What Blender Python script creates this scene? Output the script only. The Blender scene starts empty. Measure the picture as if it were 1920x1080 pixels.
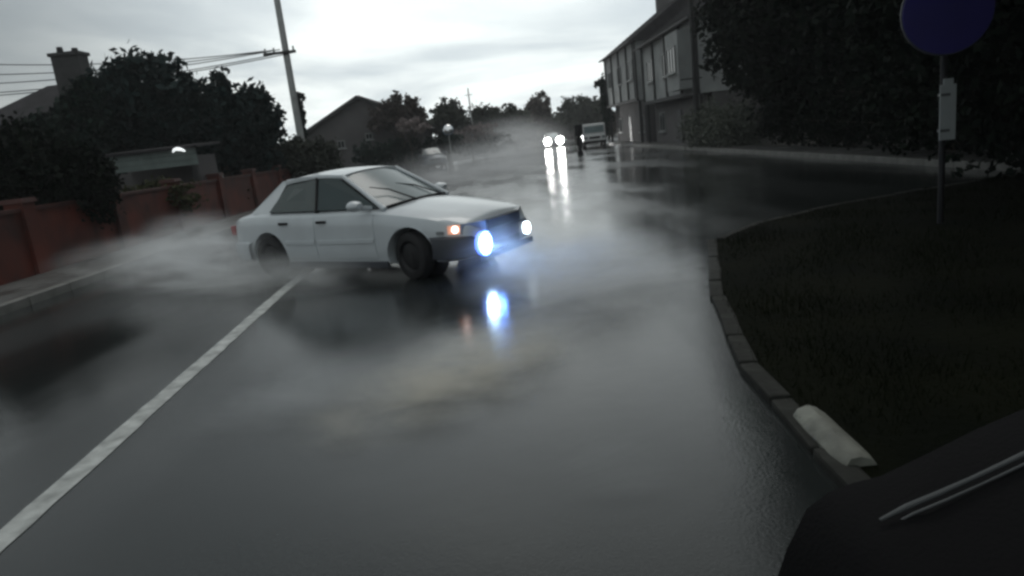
import bpy, math, random
import numpy as np
from mathutils import Vector, Matrix

# ------------------------------------------------------------------ camera, sky, light
C = bpy.context.scene.collection
SC = bpy.context.scene
FPX, CAM_H = 1300.0, 1.63
PITCH, ROLL = math.radians(12.36), math.radians(6.5)
cp, sp, cr, sr = math.cos(PITCH), math.sin(PITCH), math.cos(ROLL), math.sin(ROLL)
r0, u0, FW = Vector((1, 0, 0)), Vector((0, sp, cp)), Vector((0, cp, -sp))
RT = r0 * cr - u0 * sr
UP = r0 * sr + u0 * cr
cam_data = bpy.data.cameras.new('camera')
cam = bpy.data.objects.new('camera', cam_data); C.objects.link(cam)
cam_data.sensor_width = 36; cam_data.lens = FPX / 1920 * 36
cam_data.clip_start = 0.02; cam_data.clip_end = 3000
m = Matrix((RT, UP, -FW)).transposed().to_4x4(); m.translation = (0, 0, CAM_H)
cam.matrix_world = m
SC.camera = cam

SUN_EL, SUN_AZ = math.radians(62), math.radians(8)      # behind thin cloud, ahead and slightly right
w = bpy.data.worlds.new("World"); SC.world = w; w.use_nodes = True
nt = w.node_tree; nt.nodes.clear()
def wn(t, **k):
    n = nt.nodes.new(t)
    for a, b in k.items(): setattr(n, a, b)
    return n
def wl(a, b): nt.links.new(a, b)
wo = wn('ShaderNodeOutputWorld'); bg = wn('ShaderNodeBackground'); bg.inputs['Strength'].default_value = 0.1
sky = wn('ShaderNodeTexSky', sky_type='NISHITA', sun_disc=False, sun_elevation=SUN_EL, sun_rotation=SUN_AZ, air_density=1.5, dust_density=4.0)
tc = wn('ShaderNodeTexCoord'); sep = wn('ShaderNodeSeparateXYZ'); wl(tc.outputs['Generated'], sep.inputs[0])
# overcast deck: flat cloud plane seen in perspective
mz = wn('ShaderNodeMath', operation='MAXIMUM'); wl(sep.outputs['Z'], mz.inputs[0]); mz.inputs[1].default_value = 0.0
az = wn('ShaderNodeMath', operation='ADD'); wl(mz.outputs[0], az.inputs[0]); az.inputs[1].default_value = 0.12
dx = wn('ShaderNodeMath', operation='DIVIDE'); wl(sep.outputs['X'], dx.inputs[0]); wl(az.outputs[0], dx.inputs[1])
dy = wn('ShaderNodeMath', operation='DIVIDE'); wl(sep.outputs['Y'], dy.inputs[0]); wl(az.outputs[0], dy.inputs[1])
cx = wn('ShaderNodeCombineXYZ'); wl(dx.outputs[0], cx.inputs[0]); wl(dy.outputs[0], cx.inputs[1])
no = wn('ShaderNodeTexNoise'); no.inputs['Scale'].default_value = 0.55; no.inputs['Detail'].default_value = 5; no.inputs['Roughness'].default_value = 0.5
no.inputs['Distortion'].default_value = 0.4
wl(cx.outputs[0], no.inputs['Vector'])
cr_ = wn('ShaderNodeMapRange', interpolation_type='SMOOTHSTEP'); wl(no.outputs['Fac'], cr_.inputs[0])
cr_.inputs[1].default_value = 0.36; cr_.inputs[2].default_value = 0.62
cloud = wn('ShaderNodeMix', data_type='RGBA'); wl(cr_.outputs[0], cloud.inputs[0])
cloud.inputs[6].default_value = (3.7, 4.15, 4.4, 1); cloud.inputs[7].default_value = (6.5, 6.9, 6.8, 1)
# glow of the hidden sun, wide and soft
sd = Vector((math.sin(SUN_AZ) * math.cos(SUN_EL), math.cos(SUN_AZ) * math.cos(SUN_EL), math.sin(SUN_EL)))
dt = wn('ShaderNodeVectorMath', operation='DOT_PRODUCT'); wl(tc.outputs['Generated'], dt.inputs[0]); dt.inputs[1].default_value = (math.sin(math.radians(3)) * .985, math.cos(math.radians(3)) * .985, .17)
gm = wn('ShaderNodeMapRange', interpolation_type='SMOOTHSTEP'); wl(dt.outputs['Value'], gm.inputs[0])
gm.inputs[1].default_value = 0.80; gm.inputs[2].default_value = 1.0; gm.inputs[3].default_value = .78; gm.inputs[4].default_value = 1.8
sc_ = wn('ShaderNodeVectorMath', operation='SCALE'); wl(cloud.outputs[2], sc_.inputs[0]); wl(gm.outputs[0], sc_.inputs['Scale'])
mx = wn('ShaderNodeMix', data_type='RGBA'); mx.inputs[0].default_value = 0.93
wl(sky.outputs[0], mx.inputs[6]); wl(sc_.outputs[0], mx.inputs[7])
wl(mx.outputs[2], bg.inputs['Color']); wl(bg.outputs[0], wo.inputs['Surface'])

sl = bpy.data.lights.new('sun', 'SUN'); sl.energy = 0.5; sl.angle = math.radians(30); sl.color = (1, .97, .93)
so = bpy.data.objects.new('sun', sl); C.objects.link(so)
so.rotation_euler = sd.to_track_quat('Z', 'Y').to_euler(); so.location = (0, 0, 30)

SC.view_settings.view_transform = 'Standard'; SC.view_settings.look = 'None'
SC.view_settings.exposure = 0.1; SC.view_settings.gamma = 1; SC.view_settings.use_curve_mapping = False
SC.render.engine = 'CYCLES'
SC.cycles.pixel_filter_type = 'GAUSSIAN'; SC.cycles.filter_width = 3.2      # a soft little lens
SC.cycles.max_bounces = 6; SC.cycles.volume_bounces = 3; SC.cycles.volume_step_rate = 2.0
SC.cycles.volume_max_steps = 96; SC.cycles.use_denoising = True
SC.cycles.sample_clamp_indirect = 4

# ------------------------------------------------------------------ helpers
def ray(px, py): return FW * FPX + RT * (px - 960) + UP * (540 - py)
def at(px, py, Y):
    v = ray(px, py); return v * (Y / v.y) + Vector((0, 0, CAM_H))
def gp(px, py, z=0.0):
    v = ray(px, py); return v * ((z - CAM_H) / v.z) + Vector((0, 0, CAM_H))

def tag(o, label=None, cat=None, group=None, kind=None):
    if label: o['label'] = label
    if cat: o['category'] = cat
    if group: o['group'] = group
    if kind: o['kind'] = kind
    return o
def empty(name, loc=(0, 0, 0), rz=0.0, label=None, cat=None, group=None):
    o = bpy.data.objects.new(name, None); C.objects.link(o)
    o.location = loc; o.rotation_euler = (0, 0, rz); o.empty_display_size = .2
    return tag(o, label, cat, group)
def link(name, me, mt, parent=None, loc=(0, 0, 0), rot=(0, 0, 0)):
    o = bpy.data.objects.new(name, me); C.objects.link(o)
    if mt and not me.materials: me.materials.append(mt)
    o.location = loc; o.rotation_euler = rot
    if parent: o.parent = parent
    return o
class MB:
    def __init__(s): s.v = []; s.f = []
    def add(s, vs, fs):
        k = len(s.v); s.v += [tuple(a) for a in vs]; s.f += [tuple(i + k for i in f) for f in fs]; return s
    def box(s, c, d, rz=0.0, rx=0.0, taper=1.0):
        M = Matrix.Translation(c) @ Matrix.Rotation(rz, 4, 'Z') @ Matrix.Rotation(rx, 4, 'X')
        vs = []
        for z in (-.5, .5):
            k = taper if z > 0 else 1
            for x, y in ((-.5, -.5), (.5, -.5), (.5, .5), (-.5, .5)): vs.append(M @ Vector((x * d[0] * k, y * d[1] * k, z * d[2])))
        return s.add(vs, [(3, 2, 1, 0), (4, 5, 6, 7), (0, 1, 5, 4), (1, 2, 6, 5), (2, 3, 7, 6), (3, 0, 4, 7)])
    def tube(s, pts, rads, n=10, cap=True):
        pts = [Vector(p) for p in pts]
        if not hasattr(rads, '__len__'): rads = [rads] * len(pts)
        vs = []; fs = []
        for i, p in enumerate(pts):
            t = (pts[min(i + 1, len(pts) - 1)] - pts[max(i - 1, 0)]).normalized()
            a = t.orthogonal().normalized() if i == 0 else (a - t * a.dot(t)).normalized()
            b = t.cross(a)
            for k in range(n):
                q = 2 * math.pi * k / n; vs.append(p + (a * math.cos(q) + b * math.sin(q)) * rads[i])
        for i in range(len(pts) - 1):
            for k in range(n):
                k2 = (k + 1) % n; fs.append((i * n + k, i * n + k2, (i + 1) * n + k2, (i + 1) * n + k))
        if cap: fs.append(tuple(range(n - 1, -1, -1))); fs.append(tuple((len(pts) - 1) * n + k for k in range(n)))
        return s.add(vs, fs)
    def prism(s, poly, ext):                         # poly: 3-D points, ext: extrusion vector
        n = len(poly); ext = Vector(ext); vs = [Vector(p) for p in poly] + [Vector(p) + ext for p in poly]
        return s.add(vs, [tuple(range(n - 1, -1, -1)), tuple(range(n, 2 * n))] + [(i, (i + 1) % n, n + (i + 1) % n, n + i) for i in range(n)])
    def grid(s, rows, closed=False):
        n = len(rows[0]); vs = [p for r in rows for p in r]; fs = []
        for i in range(len(rows) - 1):
            for k in range(n - (0 if closed else 1)):
                k2 = (k + 1) % n; fs.append((i * n + k, i * n + k2, (i + 1) * n + k2, (i + 1) * n + k))
        return s.add(vs, fs)
    def mesh(s, name, smooth=False, bevel=0):
        me = bpy.data.meshes.new(name); me.from_pydata(s.v, [], s.f)
        import bmesh
        b = bmesh.new(); b.from_mesh(me)
        bmesh.ops.remove_doubles(b, verts=b.verts, dist=1e-5)
        bmesh.ops.recalc_face_normals(b, faces=b.faces)
        if bevel: bmesh.ops.bevel(b, geom=list(b.edges), offset=bevel, segments=2, affect='EDGES', profile=.6)
        b.to_mesh(me); b.free()
        if smooth:
            me.polygons.foreach_set('use_smooth', [True] * len(me.polygons))
            me.set_sharp_from_angle(angle=math.radians(38))
        return me
    def build(s, name, mt, parent=None, loc=(0, 0, 0), rot=(0, 0, 0), smooth=False, bevel=0):
        return link(name, s.mesh(name, smooth, bevel), mt, parent, loc, rot)

# ------------------------------------------------------------------ materials
def mat(name, col, rough=.7, metal=0.0, spec=.5, var=.25, scale=3.0, bump=0.0, bscale=40.0, coat=0.0, emis=None, es=0.0, ior=1.5, col2=None, wetr=None):
    M = bpy.data.materials.new(name); M.use_nodes = True; t = M.node_tree; b = t.nodes['Principled BSDF']
    b.inputs['Roughness'].default_value = rough; b.inputs['Metallic'].default_value = metal
    b.inputs['Specular IOR Level'].default_value = spec; b.inputs['Coat Weight'].default_value = coat; b.inputs['Coat Roughness'].default_value = .06
    b.inputs['IOR'].default_value = ior
    co = t.nodes.new('ShaderNodeTexCoord'); nn = t.nodes.new('ShaderNodeTexNoise'); nn.inputs['Scale'].default_value = scale; nn.inputs['Detail'].default_value = 5
    t.links.new(co.outputs['Object'], nn.inputs['Vector'])
    mr = t.nodes.new('ShaderNodeMapRange'); t.links.new(nn.outputs['Fac'], mr.inputs[0]); mr.inputs[1].default_value = .3; mr.inputs[2].default_value = .7
    mi = t.nodes.new('ShaderNodeMix'); mi.data_type = 'RGBA'; t.links.new(mr.outputs[0], mi.inputs[0])
    c2 = col2 or tuple(c * (1 + var) for c in col); c1 = col if col2 else tuple(c * (1 - var) for c in col)
    mi.inputs[6].default_value = (*c1, 1); mi.inputs[7].default_value = (*c2, 1)
    t.links.new(mi.outputs[2], b.inputs['Base Color'])
    if wetr:
        m2 = t.nodes.new('ShaderNodeMapRange'); t.links.new(nn.outputs['Fac'], m2.inputs[0]); m2.inputs[1].default_value = .35; m2.inputs[2].default_value = .65
        m2.inputs[3].default_value, m2.inputs[4].default_value = wetr; t.links.new(m2.outputs[0], b.inputs['Roughness'])
    if bump:
        bn = t.nodes.new('ShaderNodeTexNoise'); bn.inputs['Scale'].default_value = bscale; bn.inputs['Detail'].default_value = 4; t.links.new(co.outputs['Object'], bn.inputs['Vector'])
        bp = t.nodes.new('ShaderNodeBump'); bp.inputs['Strength'].default_value = bump; bp.inputs['Distance'].default_value = .02
        t.links.new(bn.outputs['Fac'], bp.inputs['Height']); t.links.new(bp.outputs[0], b.inputs['Normal'])
    if emis: b.inputs['Emission Color'].default_value = (*emis, 1); b.inputs['Emission Strength'].default_value = es
    return M

def wet_road_mat():
    M = bpy.data.materials.new('wet_asphalt'); M.use_nodes = True; t = M.node_tree; b = t.nodes['Principled BSDF']
    N = lambda k: t.nodes.new(k); L = t.links.new
    co = N('ShaderNodeTexCoord')
    mp = N('ShaderNodeMapping'); mp.inputs['Scale'].default_value = (1, .3, 1); L(co.outputs['Object'], mp.inputs[0])   # wheel tracks run along the road
    a = N('ShaderNodeTexNoise'); a.inputs['Scale'].default_value = .55; a.inputs['Detail'].default_value = 6; L(mp.outputs[0], a.inputs[0])
    g = N('ShaderNodeTexNoise'); g.inputs['Scale'].default_value = 60; g.inputs['Detail'].default_value = 3; L(co.outputs['Object'], g.inputs[0])
    ripple = N('ShaderNodeTexNoise'); ripple.inputs['Scale'].default_value = 5.0; ripple.inputs['Detail'].default_value = 4; L(co.outputs['Object'], ripple.inputs[0])
    r = N('ShaderNodeMapRange'); L(a.outputs['Fac'], r.inputs[0]); r.inputs[1].default_value = .40; r.inputs[2].default_value = .60; r.inputs[3].default_value = .07; r.inputs[4].default_value = .27
    L(r.outputs[0], b.inputs['Roughness'])
    mi = N('ShaderNodeMix'); mi.data_type = 'RGBA'; L(g.outputs['Fac'], mi.inputs[0]); mi.inputs[6].default_value = (.007, .009, .009, 1); mi.inputs[7].default_value = (.030, .034, .033, 1)
    m2 = N('ShaderNodeMix'); m2.data_type = 'RGBA'; m2.blend_type = 'MULTIPLY'; m2.inputs[0].default_value = 1; L(mi.outputs[2], m2.inputs[6])
    r2 = N('ShaderNodeMapRange'); L(a.outputs['Fac'], r2.inputs[0]); r2.inputs[1].default_value = .3; r2.inputs[2].default_value = .7; r2.inputs[3].default_value = .7; r2.inputs[4].default_value = 1.3
    L(r2.outputs[0], m2.inputs[7]); L(m2.outputs[2], b.inputs['Base Color'])
    b.inputs['IOR'].default_value = 1.40
    b.inputs['Coat Weight'].default_value = .0; b.inputs['Coat Roughness'].default_value = .12; b.inputs['Coat IOR'].default_value = 1.33
    ad = N('ShaderNodeMath'); ad.operation = 'ADD'; L(g.outputs['Fac'], ad.inputs[0])
    ml = N('ShaderNodeMath'); ml.operation = 'MULTIPLY'; L(ripple.outputs['Fac'], ml.inputs[0]); ml.inputs[1].default_value = 1.6; L(ml.outputs[0], ad.inputs[1])
    bp = N('ShaderNodeBump'); bp.inputs['Strength'].default_value = .07; bp.inputs['Distance'].default_value = .012; L(ad.outputs[0], bp.inputs['Height']); L(bp.outputs[0], b.inputs['Normal'])
    return M

def leaf_mat(name, c1, c2):
    M = bpy.data.materials.new(name); M.use_nodes = True; t = M.node_tree; b = t.nodes['Principled BSDF']
    g = t.nodes.new('ShaderNodeNewGeometry'); mi = t.nodes.new('ShaderNodeMix'); mi.data_type = 'RGBA'
    t.links.new(g.outputs['Random Per Island'], mi.inputs[0]); mi.inputs[6].default_value = (*c1, 1); mi.inputs[7].default_value = (*c2, 1)
    t.links.new(mi.outputs[2], b.inputs['Base Color']); b.inputs['Roughness'].default_value = .7; b.inputs['Specular IOR Level'].default_value = .05
    return M

ROAD = wet_road_mat()
EARTH = mat('wet_earth', (.03, .028, .022), .8, bump=.4, bscale=8)
PAVE = mat('wet_pavement', (.07, .07, .066), .45, var=.3, scale=2, bump=.2, wetr=(.3, .7))
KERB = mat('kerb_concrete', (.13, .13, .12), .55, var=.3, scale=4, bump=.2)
PAINT = mat('worn_road_paint', (.20, .21, .20), .5, col2=(.52, .54, .52), scale=7, bump=.2, bscale=60)
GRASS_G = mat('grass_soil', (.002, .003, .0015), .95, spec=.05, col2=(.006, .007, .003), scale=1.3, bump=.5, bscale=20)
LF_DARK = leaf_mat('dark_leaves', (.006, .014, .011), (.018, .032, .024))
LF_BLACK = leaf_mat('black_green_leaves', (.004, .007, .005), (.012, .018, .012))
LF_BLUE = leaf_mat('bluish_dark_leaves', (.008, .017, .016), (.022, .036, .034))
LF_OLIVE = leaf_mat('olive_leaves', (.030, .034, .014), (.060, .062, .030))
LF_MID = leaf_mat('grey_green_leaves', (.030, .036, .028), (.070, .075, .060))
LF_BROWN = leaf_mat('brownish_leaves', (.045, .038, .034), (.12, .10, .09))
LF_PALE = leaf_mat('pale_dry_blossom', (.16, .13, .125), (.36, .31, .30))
LF_PALEG = leaf_mat('pale_clipped_leaves', (.07, .08, .065), (.17, .18, .15))
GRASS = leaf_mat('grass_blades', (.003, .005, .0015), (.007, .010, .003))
BARK = mat('bark', (.045, .038, .03), .9, bump=.6, bscale=14)
DARKWOOD = mat('dark_timber', (.02, .02, .02), .7, bump=.3)
CONC = mat('weathered_concrete', (.32, .33, .32), .7, var=.2, bump=.2)
REDWALL = mat('dark_red_render', (.080, .014, .006), .75, var=.6, scale=1.5, bump=.25, bscale=25)
REDCOP = mat('dark_red_coping', (.05, .012, .008), .7, var=.3, bump=.2)
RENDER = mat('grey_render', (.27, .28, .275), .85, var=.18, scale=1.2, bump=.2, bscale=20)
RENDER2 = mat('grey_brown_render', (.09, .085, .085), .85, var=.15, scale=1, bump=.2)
FASCIA = mat('pale_green_grey_boards', (.12, .15, .14), .7, var=.2, bump=.15)
ROOFT = mat('dark_roof_tiles', (.030, .028, .030), .75, spec=.2, var=.3, scale=2, bump=.3)
WOOD = mat('dark_door_paint', (.022, .022, .026), .5)
WHITEF = mat('off_white_paint', (.20, .205, .20), .5, var=.1)
GLASS = mat('dark_window_glass', (.012, .018, .02), .06, spec=.8, var=.1)
CARGLASS = mat('car_window_glass', (.018, .038, .038), .06, spec=.6, var=.1)
CARSCREEN = mat('car_windscreen_glass', (.12, .165, .17), .22, spec=.7, var=.12)  # sky reflection put into the paler glass colour
SILVER = mat('silver_car_paint', (.53, .57, .59), .38, metal=.1, var=.05, coat=.5)
WHITEP = mat('white_car_paint', (.75, .75, .74), .3, var=.05, coat=.4)
GREYP = mat('dark_grey_car_paint', (.05, .055, .06), .3, var=.08, coat=.5)
BLUEP = mat('dark_blue_car_paint', (.025, .04, .065), .3, var=.08, coat=.5)
BLACKP = mat('black_plastic', (.006, .006, .007), .6, spec=.3, var=.15)
DGREYP = mat('dark_grey_bumper_plastic', (.045, .05, .06), .45, var=.15)
RUBBER = mat('tyre_rubber', (.010, .010, .011), .75, var=.2)
STEELD = mat('dark_steel_rim', (.018, .018, .019), .5, metal=.4)  # plain dark metal tone
CHROME = mat('chrome_trim', (.5, .5, .5), .2, metal=1.0, var=.1)
LENS = mat('clear_lamp_lens', (.25, .27, .28), .35, spec=.6)
AMBER = mat('amber_indicator', (.6, .30, .18), .2, emis=(1, .50, .36), es=.35)
AMBERB = mat('indicator_bulb_light', (.8, .6, .5), .2, emis=(1, .74, .66), es=3.5)
def lit(name, col, s): return mat(name, (.8, .8, .8), .3, emis=col, es=s)
FOG = lit('lit_blue_white_lamp', (.50, .74, 1.0), 60)
FOGHALO = lit('blue_lamp_halo', (.05, .16, .85), 2.2)  # blue halo round the lamp, given as a glowing rim
FOG2 = lit('lit_white_lamp_dim', (.8, .92, 1.0), 5)
HEAD = lit('lit_headlamp', (1, 1, .98), 150)
BLUESIGN = mat('blue_sign_face', (.006, .003, .10), .6, var=.1)
SIGNPALE = mat('pale_sign_plate', (.22, .24, .235), .5, var=.12)
DASH = mat('dashboard_vinyl', (.003, .003, .0035), .8, spec=.12, bump=.15, bscale=200)
TRIMG = mat('dull_grey_trim', (.055, .06, .062), .45, metal=.3)
WIRE = mat('cable_rubber', (.02, .02, .022), .6)

# ------------------------------------------------------------------ setting
def sheet(name, pts, z, mt, label, thick=0):
    mb = MB()
    if thick: mb.prism([(x, y, z - thick) for x, y in pts], (0, 0, thick))
    else: mb.add([(x, y, z) for x, y in pts], [tuple(range(len(pts)))])
    o = mb.build(name, mt); return tag(o, label, None, None, 'structure')
sheet('ground', [(-600, -60), (600, -60), (600, 900), (-600, 900)], -.06, EARTH, 'dark wet earth stretching out to the horizon')
LEFT = [(-7.0, -20), (-7.0, 40), (-5.2, 52), (-2.5, 62), (2.0, 76), (14, 100)]
RIGHT = [(26, 100), (14, 78), (9.6, 60), (9.15, 46), (9.15, -20)]
sheet('road', LEFT + RIGHT, 0, ROAD, 'wide wet asphalt road mirroring the grey sky')
# solid line along the left of the lane, a strip with worn edges
rng = random.Random(3)
mb = MB(); rows = []
for i in range(0, 96):
    y = 1.0 + i * .2; x = -2.40 - .062 * min(y, 9) - .02 * max(0, y - 9)
    rows.append([(x - .075 + rng.uniform(-.006, .006), y, .004), (x + .075 + rng.uniform(-.006, .006), y, .004)])
mb.grid(rows); tag(mb.build('road_marking', PAINT), 'long solid white line on the wet road left of the camera', kind='structure')
# pavements with kerb stones
pl = sheet('pavement', [(-8.55, -20), (-8.55, 44), (-7.14, 44), (-7.14, -20)], .12, PAVE, 'narrow wet pavement between the road and the dark red wall', .2)
pr = sheet('pavement', [(9.29, 8), (9.29, 58), (10.6, 58), (10.6, 8)], .13, PAVE, 'wet pavement in front of the grey houses on the right', .2)
ks = MB().box((0, 0, 0), (.14, .985, .3), 0).mesh('kerb_stone', bevel=.012)
for i in range(40): link('kerb_stone', ks, KERB, pl, (-7.07, 1.5 + i, -.02))
for i in range(44): link('kerb_stone', ks, KERB, pr, (9.22, 8.5 + i, -.01 + .004 * rng.random()))
# grass verge right of the lane
_k = [(1.36, -4), (1.40, 2.4), (1.50, 4.2), (1.92, 6.2), (2.62, 8.6), (3.6, 9.7), (5.4, 10.7), (9.05, 11.8)]
VER = []
for (xa, ya), (xb, yb) in zip(_k, _k[1:]):
    for q_ in range(14): VER.append((xa + (xb - xa) * q_ / 14 + rng.uniform(-.012, .012), ya + (yb - ya) * q_ / 14 + rng.uniform(-.03, .03)))
VER += [(9.05, 11.8), (9.05, -4)]
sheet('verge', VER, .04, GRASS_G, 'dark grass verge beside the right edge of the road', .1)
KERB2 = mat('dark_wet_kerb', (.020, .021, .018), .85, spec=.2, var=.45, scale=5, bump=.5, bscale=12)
VERGE = bpy.data.objects['verge']
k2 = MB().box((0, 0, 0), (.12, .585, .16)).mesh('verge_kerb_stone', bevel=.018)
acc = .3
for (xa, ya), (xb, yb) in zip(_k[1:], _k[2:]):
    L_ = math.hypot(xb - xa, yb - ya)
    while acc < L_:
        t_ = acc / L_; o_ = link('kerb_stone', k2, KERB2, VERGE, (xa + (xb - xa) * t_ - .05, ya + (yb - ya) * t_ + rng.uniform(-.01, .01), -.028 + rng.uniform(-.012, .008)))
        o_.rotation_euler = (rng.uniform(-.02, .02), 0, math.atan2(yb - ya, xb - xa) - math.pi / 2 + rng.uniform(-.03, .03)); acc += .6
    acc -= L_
def in_poly(x, y, P):
    r = False; n = len(P)
    for i in range(n):
        x1, y1 = P[i]; x2, y2 = P[i - 1]
        if (y1 > y) != (y2 > y) and x < (x2 - x1) * (y - y1) / (y2 - y1) + x1: r = not r
    return r
def leaves(name, pos, size, mt, parent=None, seed=0, up=0.0):
    """many small leaf faces at the given points, one mesh"""
    R = np.random.default_rng(seed); n = len(pos)
    a = R.normal(size=(n, 3)); a[:, 2] += up; a /= np.linalg.norm(a, axis=1)[:, None]
    b = R.normal(size=(n, 3)); b -= a * (a * b).sum(1)[:, None]; b /= np.linalg.norm(b, axis=1)[:, None]
    s = (size * R.uniform(.6, 1.3, n))[:, None]
    q = np.stack([pos - a * s, pos + b * s * .55, pos + a * s, pos - b * s * .55], 1).reshape(-1, 3)
    me = bpy.data.meshes.new(name); me.vertices.add(4 * n); me.loops.add(4 * n); me.polygons.add(n)
    me.vertices.foreach_set('co', q.astype(np.float32).ravel()); me.loops.foreach_set('vertex_index', np.arange(4 * n, dtype=np.int32))
    me.polygons.foreach_set('loop_start', np.arange(0, 4 * n, 4, dtype=np.int32)); me.update(calc_edges=True); me.validate()
    return link(name, me, mt, parent)
# grass blades: bent triangles
R = np.random.default_rng(5); pts = []
while len(pts) < 70000:
    x, y = R.uniform(1.2, 9.0), 1.2 + 10.6 * R.random() ** 1.3
    if in_poly(x + R.normal(0, .05), y, VER): pts.append((x, y))
pts = np.array(pts); n = len(pts); h = R.uniform(.04, .10, n) * (.7 + .55 * np.sin(pts[:, 0] * 3.1 + 1.7 * np.sin(pts[:, 1] * 1.3)) * np.sin(pts[:, 1] * 2.3 + 2 * np.sin(pts[:, 0] * .9)) + R.random(n) ** 12 * 1.4); an = R.uniform(0, 6.28, n); wd = .0035
base = np.column_stack([pts, np.full(n, .02)]); dirv = np.column_stack([np.cos(an), np.sin(an), np.zeros(n)])
lean = np.column_stack([R.normal(0, .35, (n, 2)) * h[:, None], h])
q = np.stack([base - dirv * wd, base + dirv * wd, base + lean], 1).reshape(-1, 3)
me = bpy.data.meshes.new('grass'); me.vertices.add(3 * n); me.loops.add(3 * n); me.polygons.add(n)
me.vertices.foreach_set('co', q.astype(np.float32).ravel()); me.loops.foreach_set('vertex_index', np.arange(3 * n, dtype=np.int32))
me.polygons.foreach_set('loop_start', np.arange(0, 3 * n, 3, dtype=np.int32)); me.update(calc_edges=True)
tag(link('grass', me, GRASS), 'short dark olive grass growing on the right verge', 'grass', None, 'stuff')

# ------------------------------------------------------------------ trees
def crown_pts(blobs, n, seed, clump=22, core=.35):
    R = np.random.default_rng(seed); out = []
    vol = np.array([b[1][0] * b[1][1] * b[1][2] for b in blobs]) ** .72; cnt = (n * vol / vol.sum()).astype(int)
    for (c, r), k in zip(blobs, cnt):
        kc = max(6, k // clump); d = R.normal(size=(kc, 3)); d /= np.linalg.norm(d, axis=1)[:, None]
        rad = R.uniform(.62, 1.0, kc); rad[:int(kc * core)] = R.uniform(.1, .7, int(kc * core))
        cc = d * rad[:, None]
        idx = R.integers(0, kc, k); p = cc[idx] + R.normal(0, .105, (k, 3))
        out.append(np.array(c) + p * np.array(r))
    return np.concatenate(out)
def tree(name, label, cat, blobs, mt, n, leaf, seed, group=None, trunk=.14, base=None, limbs=5, core=.35, low=False):
    """blobs: [(centre, radii)] in metres; trunk and limbs from the ground to the blobs"""
    c0 = Vector(blobs[0][0]); bx, by = base or (c0.x, c0.y)
    root = empty(name, (bx, by, -.02), 0, label, cat, group)
    rr = random.Random(seed); off = Vector((bx, by, -.02)); mb = MB(); top = c0 - off
    mb.tube([(0, 0, -.1), (top.x * .2, top.y * .2, top.z * .35), (top.x * .7, top.y * .7, top.z * .75), top], [trunk * 1.25, trunk, trunk * .7, trunk * .25], 8)
    for c, r in blobs:
        c = Vector(c) - off
        for k in range(limbs):
            e = c + Vector((rr.uniform(-.7, .7) * r[0], rr.uniform(-.7, .7) * r[1], rr.uniform(-.2, .8) * r[2]))
            s_ = top * rr.uniform(.35, .8); mid = s_.lerp(e, .5) + Vector((0, 0, -.12 * r[2]))
            mb.tube([s_, mid, e], [trunk * .4, trunk * .25, trunk * .08], 5)
    mb.build('trunk', BARK, root, smooth=True)
    P = crown_pts([((Vector(c) - off), r) for c, r in blobs], n, seed, core=core)
    P = P[P[:, 2] > .05]
    leaves('crown', P, leaf, mt, root, seed)
    return root
def B(px, py, rx, ry, Y, depth=1.0):
    c = at(px, py, Y); k = Y / FPX
    return (tuple(c), (rx * k, rx * k * depth, ry * k))
G_L = 'dark trees behind the red wall'
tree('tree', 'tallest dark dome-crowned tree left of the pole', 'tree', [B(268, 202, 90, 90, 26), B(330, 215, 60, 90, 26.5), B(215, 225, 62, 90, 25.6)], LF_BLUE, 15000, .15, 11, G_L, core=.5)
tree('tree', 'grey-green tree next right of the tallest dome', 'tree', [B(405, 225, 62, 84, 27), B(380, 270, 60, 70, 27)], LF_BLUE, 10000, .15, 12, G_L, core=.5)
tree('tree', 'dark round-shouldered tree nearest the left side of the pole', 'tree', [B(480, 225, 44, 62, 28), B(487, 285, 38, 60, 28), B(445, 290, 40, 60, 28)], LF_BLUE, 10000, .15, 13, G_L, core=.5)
tree('tree', 'dark tree rising beside the chimney', 'tree', [B(165, 225, 42, 66, 24), B(130, 260, 60, 60, 24)], LF_DARK, 8000, .14, 14, G_L, core=.5)
tree('evergreen_shrub', 'large black-green evergreen at far left over the red wall', 'shrub', [B(50, 330, 100, 90, 14.5), B(150, 340, 72, 80, 15)], LF_BLACK, 14000, .08, 15, 'shrubs behind the red wall', trunk=.07, core=.5)
tree('evergreen_shrub', 'dark shrub reaching down left of the frame edge', 'shrub', [B(-60, 330, 80, 110, 13.5)], LF_BLACK, 5000, .08, 16, 'shrubs behind the red wall', trunk=.07, core=.5)
tree('shrub', 'olive-brown bush just left of the silver car', 'shrub', [B(425, 372, 52, 30, 24.5), B(375, 375, 45, 32, 23)], LF_OLIVE, 8000, .09, 17, 'low bushes beyond the red wall', trunk=.04, core=.5)
tree('shrub', 'dark olive bush in front of the outbuilding doorway', 'shrub', [B(300, 372, 70, 34, 19)], LF_OLIVE, 5000, .07, 18, 'low bushes beyond the red wall', trunk=.04, core=.5)
tree('shrub', 'grey-green bush below the utility pole', 'shrub', [B(545, 305, 46, 44, 30), B(600, 300, 42, 40, 31)], LF_MID, 9000, .10, 19, 'low bushes beyond the red wall', trunk=.05, core=.5)
tree('ivy_shrub', 'thin dark upright shrub against the utility pole', 'shrub', [B(561, 195, 11, 26, 34.3), B(566, 240, 9, 34, 34.3)], LF_DARK, 1300, .11, 20, None, trunk=.05, limbs=2)
G_F = 'trees along the far end of the road'
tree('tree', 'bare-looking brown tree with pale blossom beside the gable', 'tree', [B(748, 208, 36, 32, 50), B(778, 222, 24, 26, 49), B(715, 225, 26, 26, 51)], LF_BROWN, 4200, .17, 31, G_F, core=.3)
tree('blossom_shrub', 'pale pinkish shrub below the brown tree', 'shrub', [B(765, 235, 26, 16, 47), B(795, 238, 14, 12, 46)], LF_PALE, 900, .13, 32, None, trunk=.05)
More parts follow.
